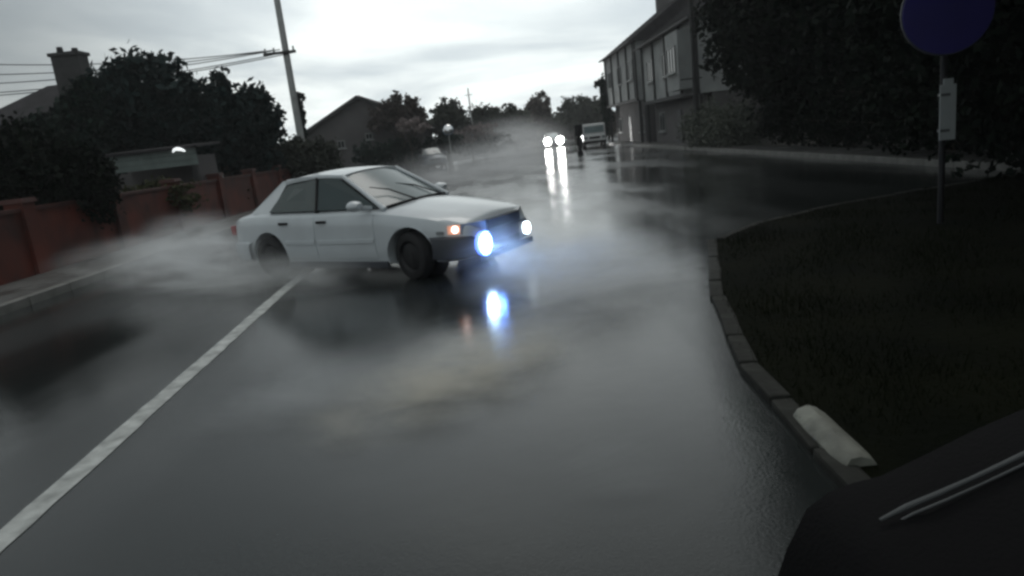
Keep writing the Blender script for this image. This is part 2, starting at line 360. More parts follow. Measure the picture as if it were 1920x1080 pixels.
tree('tree', 'grey-green bushy tree right of the brown tree', 'tree', [B(832, 222, 38, 34, 60), B(855, 240, 36, 30, 60)], LF_MID, 5000, .2, 33, G_F, core=.5)
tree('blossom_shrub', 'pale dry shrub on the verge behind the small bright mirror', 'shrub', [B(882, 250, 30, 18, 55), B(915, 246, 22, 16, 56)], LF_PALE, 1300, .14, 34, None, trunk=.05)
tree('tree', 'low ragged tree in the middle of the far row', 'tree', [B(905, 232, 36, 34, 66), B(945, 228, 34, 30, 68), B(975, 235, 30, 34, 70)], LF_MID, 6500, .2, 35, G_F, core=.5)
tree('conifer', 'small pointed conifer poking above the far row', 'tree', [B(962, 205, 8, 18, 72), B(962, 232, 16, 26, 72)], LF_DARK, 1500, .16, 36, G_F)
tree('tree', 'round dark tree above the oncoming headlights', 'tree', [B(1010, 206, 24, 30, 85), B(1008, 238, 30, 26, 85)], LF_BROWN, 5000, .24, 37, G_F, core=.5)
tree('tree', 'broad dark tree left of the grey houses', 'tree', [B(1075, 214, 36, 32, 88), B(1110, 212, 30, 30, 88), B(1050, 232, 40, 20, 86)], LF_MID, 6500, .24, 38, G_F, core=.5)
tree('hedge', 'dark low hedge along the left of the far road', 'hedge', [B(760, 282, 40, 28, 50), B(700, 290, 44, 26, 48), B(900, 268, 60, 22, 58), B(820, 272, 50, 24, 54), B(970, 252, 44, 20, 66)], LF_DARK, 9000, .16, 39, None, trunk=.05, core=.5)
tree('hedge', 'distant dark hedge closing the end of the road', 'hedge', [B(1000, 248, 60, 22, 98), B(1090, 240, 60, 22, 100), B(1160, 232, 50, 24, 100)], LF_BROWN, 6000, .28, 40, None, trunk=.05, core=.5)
# a band of far woodland so no bare horizon shows
FARB = []
for i in range(36):
    x = -170 + i * 9.5 + rng.uniform(-3, 3); FARB.append(((x, 150 + rng.uniform(-8, 12), rng.uniform(1.5, 3.2)), (rng.uniform(6, 9), 5, rng.uniform(3.2, 5.5))))
P = crown_pts(FARB, 26000, 77, core=.5); P = P[P[:, 2] > 0]
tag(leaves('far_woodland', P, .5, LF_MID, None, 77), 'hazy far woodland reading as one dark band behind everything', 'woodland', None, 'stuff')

# right-hand big trees, unseen upper crowns added to shade the verge and reflections
G_R = 'big dark trees along the right side'
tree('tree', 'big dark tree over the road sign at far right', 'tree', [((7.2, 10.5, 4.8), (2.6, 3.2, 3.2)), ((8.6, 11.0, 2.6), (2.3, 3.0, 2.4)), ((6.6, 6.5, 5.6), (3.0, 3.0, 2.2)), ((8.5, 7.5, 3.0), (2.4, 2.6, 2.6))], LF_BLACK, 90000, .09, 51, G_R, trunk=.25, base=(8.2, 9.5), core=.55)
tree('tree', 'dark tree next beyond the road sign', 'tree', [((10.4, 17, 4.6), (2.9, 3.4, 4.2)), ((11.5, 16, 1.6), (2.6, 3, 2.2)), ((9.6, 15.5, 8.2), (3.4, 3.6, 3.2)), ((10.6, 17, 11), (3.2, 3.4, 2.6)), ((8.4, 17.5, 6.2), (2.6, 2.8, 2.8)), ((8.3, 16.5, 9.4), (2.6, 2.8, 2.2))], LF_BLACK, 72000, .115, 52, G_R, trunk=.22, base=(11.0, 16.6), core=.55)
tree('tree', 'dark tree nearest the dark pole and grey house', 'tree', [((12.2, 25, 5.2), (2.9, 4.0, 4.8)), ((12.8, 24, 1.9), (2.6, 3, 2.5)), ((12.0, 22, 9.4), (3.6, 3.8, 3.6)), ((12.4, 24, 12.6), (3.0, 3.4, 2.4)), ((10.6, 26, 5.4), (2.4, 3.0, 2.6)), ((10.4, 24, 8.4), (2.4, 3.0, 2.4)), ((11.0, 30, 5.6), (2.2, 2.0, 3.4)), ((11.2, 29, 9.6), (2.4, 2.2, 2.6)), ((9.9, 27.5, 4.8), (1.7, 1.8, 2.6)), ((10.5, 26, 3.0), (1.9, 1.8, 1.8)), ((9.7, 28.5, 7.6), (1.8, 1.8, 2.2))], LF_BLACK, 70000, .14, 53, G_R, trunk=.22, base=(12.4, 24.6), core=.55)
tree('tree', 'unseen near tree added beyond the right edge to shade the verge', 'tree', [((6.2, 3.4, 5.0), (3.2, 3.0, 2.0)), ((8.0, 4.0, 3.2), (2.4, 3.0, 3.2)), ((5.8, -1.0, 5.2), (3.6, 3.0, 2.2)), ((8.5, 0.5, 3.0), (2.4, 3.0, 3.2))], LF_BLACK, 55000, .10, 54, G_R, trunk=.25, base=(8.3, 2.6), core=.55)  # out of view, added to block the sky above the verge
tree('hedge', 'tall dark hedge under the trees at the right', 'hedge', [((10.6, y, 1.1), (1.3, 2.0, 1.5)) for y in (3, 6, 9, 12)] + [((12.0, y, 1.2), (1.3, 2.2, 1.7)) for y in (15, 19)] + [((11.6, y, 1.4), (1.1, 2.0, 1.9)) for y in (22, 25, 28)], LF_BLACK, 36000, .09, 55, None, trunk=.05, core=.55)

# ------------------------------------------------------------------ buildings
def window(root, c, w_, h_, axis, frame=WHITEF, mull=1):
    """a window standing proud of a wall; axis 'x' = wall parallel to X (faces -Y), 'y' = faces -X"""
    fr = MB(); t = .07
    def bx(u, v, du, dv, d=.08, o=0.0):
        if axis == 'x': fr.box((c[0] + u, c[1] - .03 - o, c[2] + v), (du, d, dv))
        else: fr.box((c[0] - .03 - o, c[1] + u, c[2] + v), (d, du, dv))
    bx(-w_ / 2, 0, t, h_ + t); bx(w_ / 2, 0, t, h_ + t); bx(0, h_ / 2, w_ - t, t); bx(0, -h_ / 2, w_ - t, t)
    for k in range(mull): bx(-w_ / 2 + w_ * (k + 1) / (mull + 1), 0, .05, h_ - t, .07)
    f = fr.build('window', frame, root)
    g = MB()
    if axis == 'x': g.box((c[0], c[1] - .02, c[2]), (w_ - t, .02, h_ - t))
    else: g.box((c[0] - .02, c[1], c[2]), (.02, w_ - t, h_ - t))
    g.build('pane', GLASS, f)
    s_ = MB()
    if axis == 'x': s_.box((c[0], c[1] - .09, c[2] - h_ / 2 - .08), (w_ + .25, .18, .06))
    else: s_.box((c[0] - .09, c[1], c[2] - h_ / 2 - .08), (.18, w_ + .25, .06))
    s_.build('sill', CONC, f)
def rafters(z): return z
# left gable-fronted house
def gable_house(name, label, x0, x1, y0, y1, zw, zr, wallm, wins, xr=None):
    root = empty(name, ((x0 + x1) / 2, (y0 + y1) / 2, 0), 0, label, 'house'); ox, oy = (x0 + x1) / 2, (y0 + y1) / 2
    xr = ox if xr is None else xr
    poly = [(x0 - ox, y0 - oy, -.2), (x1 - ox, y0 - oy, -.2), (x1 - ox, y0 - oy, zw), (xr - ox, y0 - oy, zr), (x0 - ox, y0 - oy, zw)]
    MB().prism(poly, (0, y1 - y0, 0)).build('wall', wallm, root)
    for sx, xe in ((-1, x0), (1, x1)):
        d = Vector((xe - xr, 0, zw - zr)); nrm = Vector((-(zw - zr), 0, xe - xr)).normalized(); nrm = nrm if nrm.z > 0 else -nrm
        a = Vector((xr - ox, y0 - oy - .35, zr)) + nrm * .01; b = a + d * 1.12
        rf = MB().prism([a, b, b + nrm * .12, a + nrm * .12], (0, y1 - y0 + .7, 0)).build('roof', ROOFT, root)
        bb = MB().prism([a + Vector((0, -.04, 0)) - nrm * .1, b + Vector((0, -.04, 0)) - nrm * .1, b + Vector((0, -.04, 0)) + nrm * .14, a + Vector((0, -.04, 0)) + nrm * .14], (0, .035, 0))
        bb.build('barge_board', DARKWOOD, rf)
        # courses of tiles as real ridges
        c = MB(); L = (b - a).length
        for k in range(1, int(L / .3)):
            p = a + (b - a) * (k * .3 / L) + nrm * .12
            c.box(p + Vector((0, (y1 - y0) / 2 + .35, .008)), (.04, y1 - y0 + .68, .025))
        tag(c.build('tile_course', ROOFT, rf), kind='stuff')
    for c, w_, h_ in wins: window(root, (c[0] - ox, y0 - oy, c[1]), w_, h_, 'x')
    return root
g1 = gable_house('gable_house', 'grey gable-fronted house with small windows behind the silver car', -14.4, -5.2, 52, 60, 3.0, 5.5, RENDER2, [((-11.2, 2.35), .5, .5), ((-9.1, 2.7), .45, .4), ((-7.2, 1.5), 1.1, 1.0)], xr=-9.45)
MB().box((1.8, -4.03, .95), (.9, .06, 2.0)).build('door', WOOD, g1)
MB().tube([(2.1, -4.09, .9), (2.1, -4.16, .95), (2.1, -4.09, 1.0)], .02, 6).build('handle', CHROME, g1)
# left house with chimney
hc = empty('chimney_house', (-20, 33, 0), 0, 'dark-roofed house with a stout chimney at upper left', 'house')
MB().box((0, 0, 1.6), (9.6, 6, 3.6)).build('wall', RENDER2, hc)
rf = MB().prism([(-5.2, -3.4, 3.35), (5.2, -3.4, 3.35), (2.4, 0, 5.9), (-2.4, 0, 5.9)], (0, 0, .12))
rf = MB(); rf.add([(-5.2, -3.4, 3.3), (5.2, -3.4, 3.3), (5.2, 3.4, 3.3), (-5.2, 3.4, 3.3), (.2, 0, 6.1), (2.6, 0, 6.1)], [(3, 2, 1, 0), (0, 1, 5, 4), (1, 2, 5), (2, 3, 4, 5), (3, 0, 4)])
rfo = rf.build('roof', ROOFT, hc)
ch = MB().box((2.15, -1.2, 5.5), (1.15, .8, 3.1)).box((2.15, -1.2, 7.1), (1.3, .95, .14)).build('chimney', mat('dark_brick', (.035, .034, .034), .9), hc)  # one dark tone over stack and cap
for k in (-.33, .3): MB().tube([(2.15 + k, -1.2, 7.16), (2.15 + k, -1.2, 7.45 - .1 * (k > 0))], [.15, .12], 10).build('chimney_pot', ROOFT, ch)
for wx in (-2.6, .2, 2.8): window(hc, (wx, -3.0, 1.7), 1.1, 1.1, 'x')
# outbuilding behind the red wall: pale fascia over a dark opening
ob = empty('outbuilding', (-10.3, 21.2, 0), 0, 'low outbuilding with a pale grey-green fascia over a dark opening', 'outbuilding')
MB().box((0, 1.5, 1.0), (2.7, .12, 2.2)).build('wall', RENDER2, ob)
MB().box((1.33, .75, 1.0), (.14, 1.38, 2.2)).build('wall', RENDER2, ob)
MB().box((-1.33, .0, .85), (.14, .14, 1.9)).build('post', CONC, ob)
MB().box((1.33, -.02, .85), (.14, .14, 1.9)).build('post', DARKWOOD, ob)
for k in range(3): MB().box((0, -.02 - .012 * k, 1.9 + k * .165), (2.9, .03, .155)).build('fascia_board', FASCIA, ob)
MB().box((0, .75, 2.4), (3.1, 1.9, .08), rx=.05).build('roof', ROOFT, ob)
wl_ = MB().box((0, 0, 0), (.07, .05, .05)).tube([(-.17, -.06, -.05), (-.12, -.07, .01), (-.04, -.075, .035), (.05, -.075, .02), (.13, -.07, -.02), (.19, -.06, -.06)], [.02, .04, .045, .045, .04, .02], 8)
tag(wl_.build('glare_arc', lit('glare_glow', (.95, 1, 1), .9), None, tuple(at(336, 281, 20.9)), smooth=True), 'small curved white glare added at the corner of the outbuilding fascia', 'lamp')  # glowing arc standing in for a glare, no lamp here
glare_c = at(336, 281, 20.9)

# dark red wall along the pavement
rw = empty('garden_wall', (-8.7, 12, 0), 0, 'low dark red rendered wall beside the left pavement', 'wall')
for i in range(10):
    y = -8.2 + i * 3.0
    MB().box((0, y + 1.5 - .0, .58), (.2, 2.64, 1.36)).build('panel', REDWALL, rw)
    MB().box((0, y, .66), (.34, .34, 1.52)).build('pier', REDWALL, rw)
    MB().box((0, y, 1.46), (.42, .42, .08), taper=.9).build('pier_cap', REDCOP, rw)
    MB().box((0, y + 1.5, 1.295), (.27, 2.62, .07)).build('coping', REDCOP, rw)
# pale post at the left edge of the picture
pp = empty('marker_post', (-6.98 - .25, 9.0, .12), 0, 'slim pale concrete post at the far left edge by the kerb', 'post')
MB().box((0, 0, .7), (.1, .1, 1.4), taper=.9).build('shaft', CONC, pp, bevel=.01)
MB().box((0, 0, 1.43), (.12, .12, .05)).build('cap', CONC, pp)

# right-hand houses
def street_house(label, x, y0, y1, zj, ze, zr, wallm, bay):
    root = empty('street_house', (x, (y0 + y1) / 2, 0), 0, label, 'house'); L = y1 - y0; D = 9.0
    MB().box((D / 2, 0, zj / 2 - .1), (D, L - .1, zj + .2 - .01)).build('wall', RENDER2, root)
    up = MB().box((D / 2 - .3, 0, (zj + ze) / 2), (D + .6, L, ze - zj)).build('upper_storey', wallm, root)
    for k in range(5): MB().box((-.66, -L / 2 + .08 + k * (L - .16) / 4, (zj + ze) / 2), (.12, .16, ze - zj)).build('timber', DARKWOOD, root)
    MB().box((-.67, 0, zj + .06), (.16, L + .04, .2)).build('bressummer', DARKWOOD, root)
    a = Vector((-1.0, -L / 2 - .3, ze - .1)); b = Vector((D / 2, -L / 2 - .3, zr)); c = Vector((D + .4, -L / 2 - .3, ze - .1))
    rf = MB().prism([a, c, b], (0, L + .6, 0)).build('roof', ROOFT, root)
    cc = MB()
    for k in range(1, 16):
        p = a.lerp(b, k / 16); cc.box(p + Vector((-.01, L / 2 + .3, .02)), (.05, L + .58, .035))
    tag(cc.build('tile_course', ROOFT, rf), kind='stuff')
    MB().box((D / 2, L / 2 - 1.2, zr + .3), (1.3, .7, 1.6)).build('chimney', RENDER2, root)
    MB().tube([(-1.03, -L / 2 - .3, ze - .1), (-1.03, L / 2 + .3, ze - .1)], .07, 8).build('gutter', DARKWOOD, root)
    MB().tube([(-.74, -L / 2 + .35, ze - .15), (-.74, -L / 2 + .35, zj + .2), (-.1, -L / 2 + .35, zj - .1), (-.1, -L / 2 + .35, 0)], .05, 8).build('downpipe', DARKWOOD, root)
    for k in range(3):
        yy = -L / 2 + L * (k + .5) / 3
        window(root, (-.6, yy, (zj + ze) / 2 + .15), 1.5, 1.25, 'y', mull=2)
        if k != 1: window(root, (0, yy, 1.4), 1.3, 1.1, 'y', mull=1)
    d = MB().box((-.03, 0, 1.0), (.06, .95, 2.0)).build('door', WOOD, root)
    MB().tube([(-.07, .3, 1.0), (-.12, .3, 1.03), (-.07, .3, 1.06)], .02, 6).build('handle', CHROME, d)
    if bay:
        bb = MB().box((-1.0, -L / 2 + 2.0, (zj + ze) / 2 - .1), (.75, 2.4, ze - zj - .8)).build('oriel', wallm, root)
        window(bb, (-1.38, -L / 2 + 2.0, (zj + ze) / 2), 1.6, 1.2, 'y', mull=2)
    for y in (-L / 2 + .2, L / 2 - .2): MB().box((-.5, y, zj / 2), (.18, .18, zj - .03)).build('post', DARKWOOD, root)
    return root
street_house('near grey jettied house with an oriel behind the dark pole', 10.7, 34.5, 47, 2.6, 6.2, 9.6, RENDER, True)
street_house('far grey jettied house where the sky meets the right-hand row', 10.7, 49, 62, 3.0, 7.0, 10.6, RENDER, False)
tree('clipped_hedge', 'rounded clipped hedge in front of the near grey house', 'hedge', [((10.0, 33.2, .95), (1.3, 1.9, 1.35)), ((10.4, 30.6, .8), (1.4, 1.9, 1.2))], LF_PALEG, 18000, .06, 60, None, trunk=.05, core=.5)
tree('shrub', 'small dark climbing plant at the left corner of the far house', 'shrub', [((10.0, 62.2, 3.2), (.5, .6, 2.6)), ((9.8, 62.4, 5.0), (.7, .6, .6))], LF_DARK, 2500, .14, 61, None, trunk=.05)
# ------------------------------------------------------------------ poles, cables, signs
UPX = at(540, 120, 34)
up = empty('utility_pole', (UPX.x, 34, 0), 0, 'pale wooden utility pole with a crossarm left of the gable house', 'utility pole')
POLEM = mat('pale_weathered_pole', (.34, .35, .34), .8, var=.15, bump=.3)
MB().tube([(0, 0, -.2), (0, 0, 4.5), (0, 0, 9.6)], [.18, .16, .14], 12).build('pole', POLEM, up, smooth=True)
MB().box((-.25, -.16, 6.5), (1.5, .1, .12)).build('crossarm', DARKWOOD, up)
for k in (-.9, -.5, .1, .4):
    MB().tube([(k, -.16, 6.55), (k, -.16, 6.62), (k, -.16, 6.66), (k, -.16, 6.74)], [.03, .055, .035, .05], 8).build('insulator', CONC, up)
MB().tube([(.17, 0, 4.6), (.26, 0, 4.6), (.28, 0, 4.1), (.17, 0, 4.1)], .03, 6).build('bracket', DARKWOOD, up)
oc = empty('overhead_cables', (UPX.x, 34, 6.6), 0, 'thin sagging overhead cables running left from the utility pole', 'cables')
for i, (py, py2) in enumerate(((128, 92), (157, 98), (182, 104), (205, 112), (212, 116))):
    e = at(-260, py - 20, 33) - Vector((UPX.x, 34, 6.6)); s_ = Vector((-.9 + .35 * i, -.16, .05 - .12 * (i > 2) * i * .4))
    pts_ = [s_.lerp(e, t / 20) + Vector((0, 0, -.45 * 4 * (t / 20) * (1 - t / 20))) for t in range(21)]
    MB().tube(pts_, .022, 5).build('cable', WIRE, oc)
dp = empty('dark_pole', (9.45, 33, .13), 0, 'tall black pole in front of the near grey house', 'utility pole')
MB().tube([(0, 0, -.1), (.0, 0, 4), (0, 0, 8.2)], [.14, .12, .1], 10).build('pole', DARKWOOD, dp, smooth=True)
MB().box((-.2, -.12, 3.1), (1.0, .05, .06)).build('bracket', DARKWOOD, dp); MB().box((0, -.12, 7.6), (1.3, .09, .1)).build('crossarm', DARKWOOD, dp)
ms = at(877, 165, 64); mast = empty('thin_mast', (ms.x, 64, 0), 0, 'thin distant mast rising from the far trees', 'pole')
MB().tube([(0, 0, 0), (0, 0, ms.z)], [.09, .05], 8).build('shaft', POLEM, mast); MB().box((0, 0, ms.z - .6), (.7, .05, .05)).build('crossarm', POLEM, mast)
# narrow dark signpost at the roadside near the white van
s0 = gp(1089, 291); spn = empty('signpost', (s0.x, s0.y, 0), 0, 'dark signpost standing in the road beside the white van', 'signpost')
MB().tube([(0, 0, 0), (0, 0, 1.75)], .10, 8).build('post', BLACKP, spn)
MB().box((0, -.06, 1.45), (.48, .04, .66)).box((0, -.05, .8), (.36, .04, .5)).build('sign_plate', BLACKP, spn)
MB().tube([(0, 0, 0), (0, 0, .25), (0, 0, .3)], [.2, .17, .08], 10).build('base', BLACKP, spn)
# blue round sign with pale plate at right
sgp = at(1778, 120, 8); sg = empty('road_sign', (sgp.x, 8.05, .05), math.radians(-12), 'blue round road sign over a narrow pale plate under the right trees', 'road sign')
MB().tube([(0, .04, 0), (0, .04, 2.75)], .035, 10).build('post', BLACKP, sg, smooth=True)
z_b = at(1772, 20, 8).z - .05
MB().tube([(0, -.02, z_b), (0, -.05, z_b)], .46, 40).build('blue_disc', BLUESIGN, sg)
MB().tube([(0, -.0, z_b), (0, -.018, z_b)], .475, 40).build('disc_rim', TRIMG, sg)
z_p = at(1785, 210, 8).z - .05
MB().box((.03, -.01, z_p), (.17, .02, .62)).build('pale_plate', SIGNPALE, sg, bevel=.006)
MB().box((.03, -.01, z_p + .34), (.10, .02, .07)).build('pale_plate_tip', SIGNPALE, sg)
for zz in (z_p + .2, z_p - .2): MB().box((.0, .02, zz), (.1, .09, .03)).build('bracket', TRIMG, sg)
# small bright convex mirror on a post
mp_ = at(840, 243, 48); cm = empty('road_mirror', (mp_.x, 48, 0), 0, 'small bright round mirror on a thin post beyond the bonnet', 'mirror')
MB().tube([(0, .1, 0), (0, .1, mp_.z + .25)], .04, 8).build('post', POLEM, cm)
mbm = MB(); rows = []
for i in range(7):
    a = i / 6 * .9; rows.append([(.34 * math.sin(a) / math.sin(.9) * math.cos(q), -.16 * (math.cos(a) - math.cos(.9)) / (1 - math.cos(.9)), .34 * math.sin(a) / math.sin(.9) * math.sin(q)) for q in [k * math.pi / 10 for k in range(20)]])
mbm.grid(rows, True).build('mirror_glass', mat('mirror_surface', (.95, .95, .95), .03, metal=1, var=0), cm, (0, 0, mp_.z), (math.radians(-14), 0, 0), smooth=True)
MB().tube([(0, .0, 0), (0, .05, 0)], .38, 24).build('backing', mat('blue_grey_backing', (.05, .09, .14), .5), cm, (0, 0, mp_.z), (math.radians(-14), 0, 0))
# pale stone at the road edge
s1 = Vector((1.45, 3.08, 0))
st = MB()
for (zz, k) in ((0, 1), (.10, .97), (.135, .86)):
    pass
st.grid([[(.085 * math.cos(q) * (1 - .12 * abs(t) ** 6) * (1 + rng.uniform(-.07, .07)), t * .30 * (1 + rng.uniform(-.02, .02)), .045 + .075 * math.sin(q) * (1 - .15 * abs(t) ** 6) * (1 + rng.uniform(-.1, .1))) for q in [(k + .5) * math.pi / 5 for k in range(10)]] for t in (-1, -.92, -.6, -.2, .2, .6, .92, 1)], True)
st.f.append(tuple(range(10))); st.f.append(tuple(70 + k for k in range(10)))
tag(st.build('edge_stone', mat('pale_wet_stone', (.12, .125, .105), .7, var=.5, scale=5, bump=.5, bscale=14), None, (s1.x, s1.y, -.02), (0, 0, math.radians(-2)), smooth=True), 'short pale kerb stone at the edge of the dark verge', 'kerb stone')

# ------------------------------------------------------------------ cars
XS = np.array([-2.2, -2.1, -1.9, -1.5, -.9, 0, .8, 1.2, 1.6, 1.9, 2.08, 2.17])
HW = np.array([.62, .73, .79, .82, .84, .845, .84, .835, .82, .79, .73, .64])
ZB = np.array([.36, .28, .24, .20, .18, .18, .18, .18, .19, .21, .24, .32])
ZS = np.array([.72, .86, .90, .92, .92, .91, .885, .84, .78, .725, .67, .56])
ZT = np.array([.75, .92, .96, .98, .95, .94, .965, .915, .855, .79, .72, .58])
def prof(x, off=0.0):
    hw, zb, zs, zt = (np.interp(x, XS, a) for a in (HW, ZB, ZS, ZT)); hw += off
    return [(0, zb), (hw * .80, zb), (hw * .955, zb + .04), (hw * .992, zb + .16), (hw, .45 + (zs - .9) * .3), (hw * .985, zs - .17), (hw * .965, zs - .08), (hw * .93, zs - .025), (hw * .86, zs + .003), (hw * .55, zs * .45 + zt * .55), (hw * .25, zs * .1 + zt * .9), (0, zt)]
def side_y(x, z):
    P = prof(x); return float(np.interp(z, [p[1] for p in P[2:9]], [p[0] for p in P[2:9]]))
_cache = {}
def body_mesh():
    if 'body' in _cache: return _cache['body']
    rows = []
    for x in np.concatenate([np.linspace(-2.2, -2.0, 4), np.linspace(-1.9, 1.9, 24), np.linspace(2.0, 2.17, 5)]):
        h = prof(x); rows.append([(x, y, z) for y, z in h] + [(x, -y, z) for y, z in h[-2:0:-1]])
    mb = MB().grid(rows, True); n = len(rows[0]); k = len(rows)
    mb.f.append(tuple(range(n))); mb.f.append(tuple((k - 1) * n + i for i in range(n)))
    me = mb.mesh('body', True); o = bpy.data.objects.new('tmp_body', me); C.objects.link(o)
    cut = []
    for x in (-1.30, 1.30):
        for s in (-1, 1):
            c = MB().tube([(x, s * .52, .30), (x, s * 1.0, .30)], .375, 28).mesh('cut'); co = bpy.data.objects.new('cut', c); C.objects.link(co); cut.append(co)
            md = o.modifiers.new('b', 'BOOLEAN'); md.operation = 'DIFFERENCE'; md.object = co; md.solver = 'EXACT'
    dg = bpy.context.evaluated_depsgraph_get(); out = bpy.data.meshes.new_from_object(o.evaluated_get(dg)); out.name = 'body'
    for c in cut + [o]: bpy.data.objects.remove(c, do_unlink=True)
    out.materials.clear()
    out.polygons.foreach_set('use_smooth', [True] * len(out.polygons)); out.set_sharp_from_angle(angle=math.radians(35))
    _cache['body'] = out; return out
# greenhouse corner points (right side y<0 mirrored by s)
A0, A1 = (.86, .695, .90), (.10, .545, 1.355)
Bq0, Bq1 = (-.28, .755, .915), (-.34, .575, 1.375)
C0, C1 = (-1.28, .735, .935), (-.98, .535, 1.335)
D0 = (-1.62, .62, .955)
def S(p, s): return Vector((p[0], p[1] * s, p[2]))
def plate(pts, th):
    pts = [Vector(p) for p in pts]; c = sum(pts, Vector()) / len(pts); nr = (pts[1] - pts[0]).cross(pts[2] - pts[0]).normalized()
    if nr.dot(c - Vector((-.3, 0, .9))) < 0: nr = -nr
    return MB().prism([p - nr * th for p in pts], nr * th * 2), nr
def inset(pts, k, sh=Vector()):
    c = sum((Vector(p) for p in pts), Vector()) / len(pts); return [Vector(p).lerp(c, k) + sh for p in pts]
def car(label, pos, yaw, paint, group, lamps='off', detail=True, steer=0.0, broll=0.0, name='car', bump=None):
    R_ = empty(name, pos, yaw, label, 'car', group); R_.rotation_euler = (broll, 0, yaw)
    link('body', body_mesh().copy(), paint, R_)
    # roof panel, slightly crowned
    rows = []
    for i in range(9):
        t = i / 8; x = .13 - 1.14 * t; hw = .56 + .03 * math.sin(math.pi * t); z = 1.345 + .055 * math.sin(math.pi * (t * .85 + .12))
        rows.append([(x, hw * k, z + .035 * (1 - k * k)) for k in (-1.0, -.9, -.6, -.3, 0, .3, .6, .9, 1.0)])
    r2 = [[(a, b, c - .05) for a, b, c in r] for r in rows]
    mb = MB().grid(rows).grid(r2); e = [r[0] for r in rows]; mb.grid([e, [r[0] for r in r2]]); mb.grid([[r[-1] for r in rows], [r[-1] for r in r2]]); mb.grid([rows[0], r2[0]]); mb.grid([rows[-1], r2[-1]])
    mb.build('roof', paint, R_, smooth=True)
    # dark cabin core behind the glass
    core = MB(); lo = [S(A0, 1), S(A0, -1), S(D0, -1), S(D0, 1)]; hi = [S(A1, 1), S(A1, -1), S(C1, -1), S(C1, 1)]
    core.add(inset(lo, .05, Vector((0, 0, -.04))) + inset(hi, .05, Vector((0, 0, -.02))), [(0, 1, 2, 3), (7, 6, 5, 4), (0, 4, 5, 1), (1, 5, 6, 2), (2, 6, 7, 3), (3, 7, 4, 0)]).build('cabin_interior', BLACKP, R_)
    wp = [S(A0, 1), S(A0, -1), S(A1, -1), S(A1, 1)]; mb, _ = plate(inset(wp, .045), .012)
    # bowed windscreen
    rows = []
    for i in range(7):
        t = i / 6; a = S(A0, 1).lerp(S(A1, 1), .03 + t * .95); b = S(A0, -1).lerp(S(A1, -1), .03 + t * .95)
        rows.append([a.lerp(b, .045 + .91 * k / 8) + Vector((.09 * (1 - (k / 4 - 1) ** 2) * (1 - t * .5), 0, .03 * (1 - (k / 4 - 1) ** 2))) for k in range(9)])
    MB().grid(rows).build('windscreen', CARSCREEN, R_, smooth=True)
    MB().tube([rows[0][k] + Vector((.03, 0, .004)) for k in range(9)], .022, 6).build('scuttle_trim', BLACKP, R_)
    for k in (1.2, 5.0):
        p = rows[0][int(k)]; MB().tube([p + Vector((.06, 0, .01)), rows[2][int(k)] + Vector((.02, -.18, .03)), rows[3][int(k)] + Vector((.02, -.42, .025))], [.012, .01, .006], 5).build('wiper', BLACKP, R_)
    rp = [S(D0, 1), S(D0, -1), S(C1, -1), S(C1, 1)]; mb, _ = plate(inset(rp, .08), .012); mb.build('rear_window', CARGLASS, R_)
    for s in (-1, 1):
        fw = [S(A0, s) + Vector((-.10, 0, .02)), S(Bq0, s) + Vector((.03, 0, .02)), S(Bq1, s) + Vector((.03, 0, -.03)), S(A1, s) + Vector((-.07, 0, -.03))]
        mb, _ = plate(fw, .008); mb.build('side_window', CARGLASS, R_)
        rw_ = [S(Bq0, s) + Vector((-.03, 0, .02)), S(C0, s) + Vector((.03, 0, .01)), S(C1, s) + Vector((.02, 0, -.03)), S(Bq1, s) + Vector((-.03, 0, -.03))]
        mb, _ = plate(rw_, .008); mb.build('side_window', CARGLASS, R_)
        MB().tube([S(A0, s) + Vector((.02, 0, 0)), S(A0, s).lerp(S(A1, s), .5) + Vector((0, 0, .012)), S(A1, s)], [.035, .028, .032], 8).build('front_pillar', paint, R_, smooth=True)
        MB().tube([S(Bq0, s), S(Bq1, s)], [.028, .024], 6).build('middle_pillar', BLACKP, R_)
        MB().prism([S(C0, s) + Vector((.02, 0, -.03)), S(D0, s) + Vector((-.12, s * .04, -.02)), S(C1, s) + Vector((-.10, 0, .02)), S(C1, s) + Vector((.01, 0, .02))], (0, -s * .05, 0)).build('rear_pillar', paint, R_)
        MB().tube([S(A1, s) + Vector((0, 0, -.01)), S(Bq1, s), S(C1, s) + Vector((0, 0, .01))], .028, 8).build('roof_rail', paint, R_, smooth=True)
        # doors: skins a few millimetres proud of the body
        if detail:
            for (xa, xb) in ((-.27, .76), (-1.02, -.31)):
                rows = []
                zs_ = np.linspace(.29, .86, 9)
                for x in np.linspace(xa, xb, 8):
                    rows.append([(x, s * (side_y(x, z) + .009), z) for z in zs_])
                if xa < -1:                             # rear door follows the arch
                    rows = [[(max(p[0], -1.30 + math.sqrt(max(0, .41 ** 2 - (p[2] - .3) ** 2))), p[1], p[2]) for p in r] for r in rows]
                inn = [[(x, y - s * .02, z) for x, y, z in r] for r in rows]
                dmb = MB().grid(rows).grid(inn); dmb.grid([[r[0] for r in rows], [r[0] for r in inn]]).grid([[r[-1] for r in rows], [r[-1] for r in inn]]).grid([rows[0], inn[0]]).grid([rows[-1], inn[-1]])
                d = dmb.build('door', paint, R_, smooth=True)
                hx = xa + .12; MB().box((hx, s * (side_y(hx, .78) + .022), .79), (.17, .03, .035)).build('handle', BLACKP, d, bevel=.006)
                x0_ = max(xa, -.9) + .01
                MB().grid([[(x, s * (side_y(x, .52) + .012 + o), z) for z, o in ((.49, 0), (.495, .014), (.545, .014), (.55, 0))] for x in np.linspace(x0_, xb - .01, 6)]).build('rub_strip', paint, d)
            MB().box((-.02, s * .80, .2), (1.85, .06, .09)).build('sill', DGREYP, R_, bevel=.01)
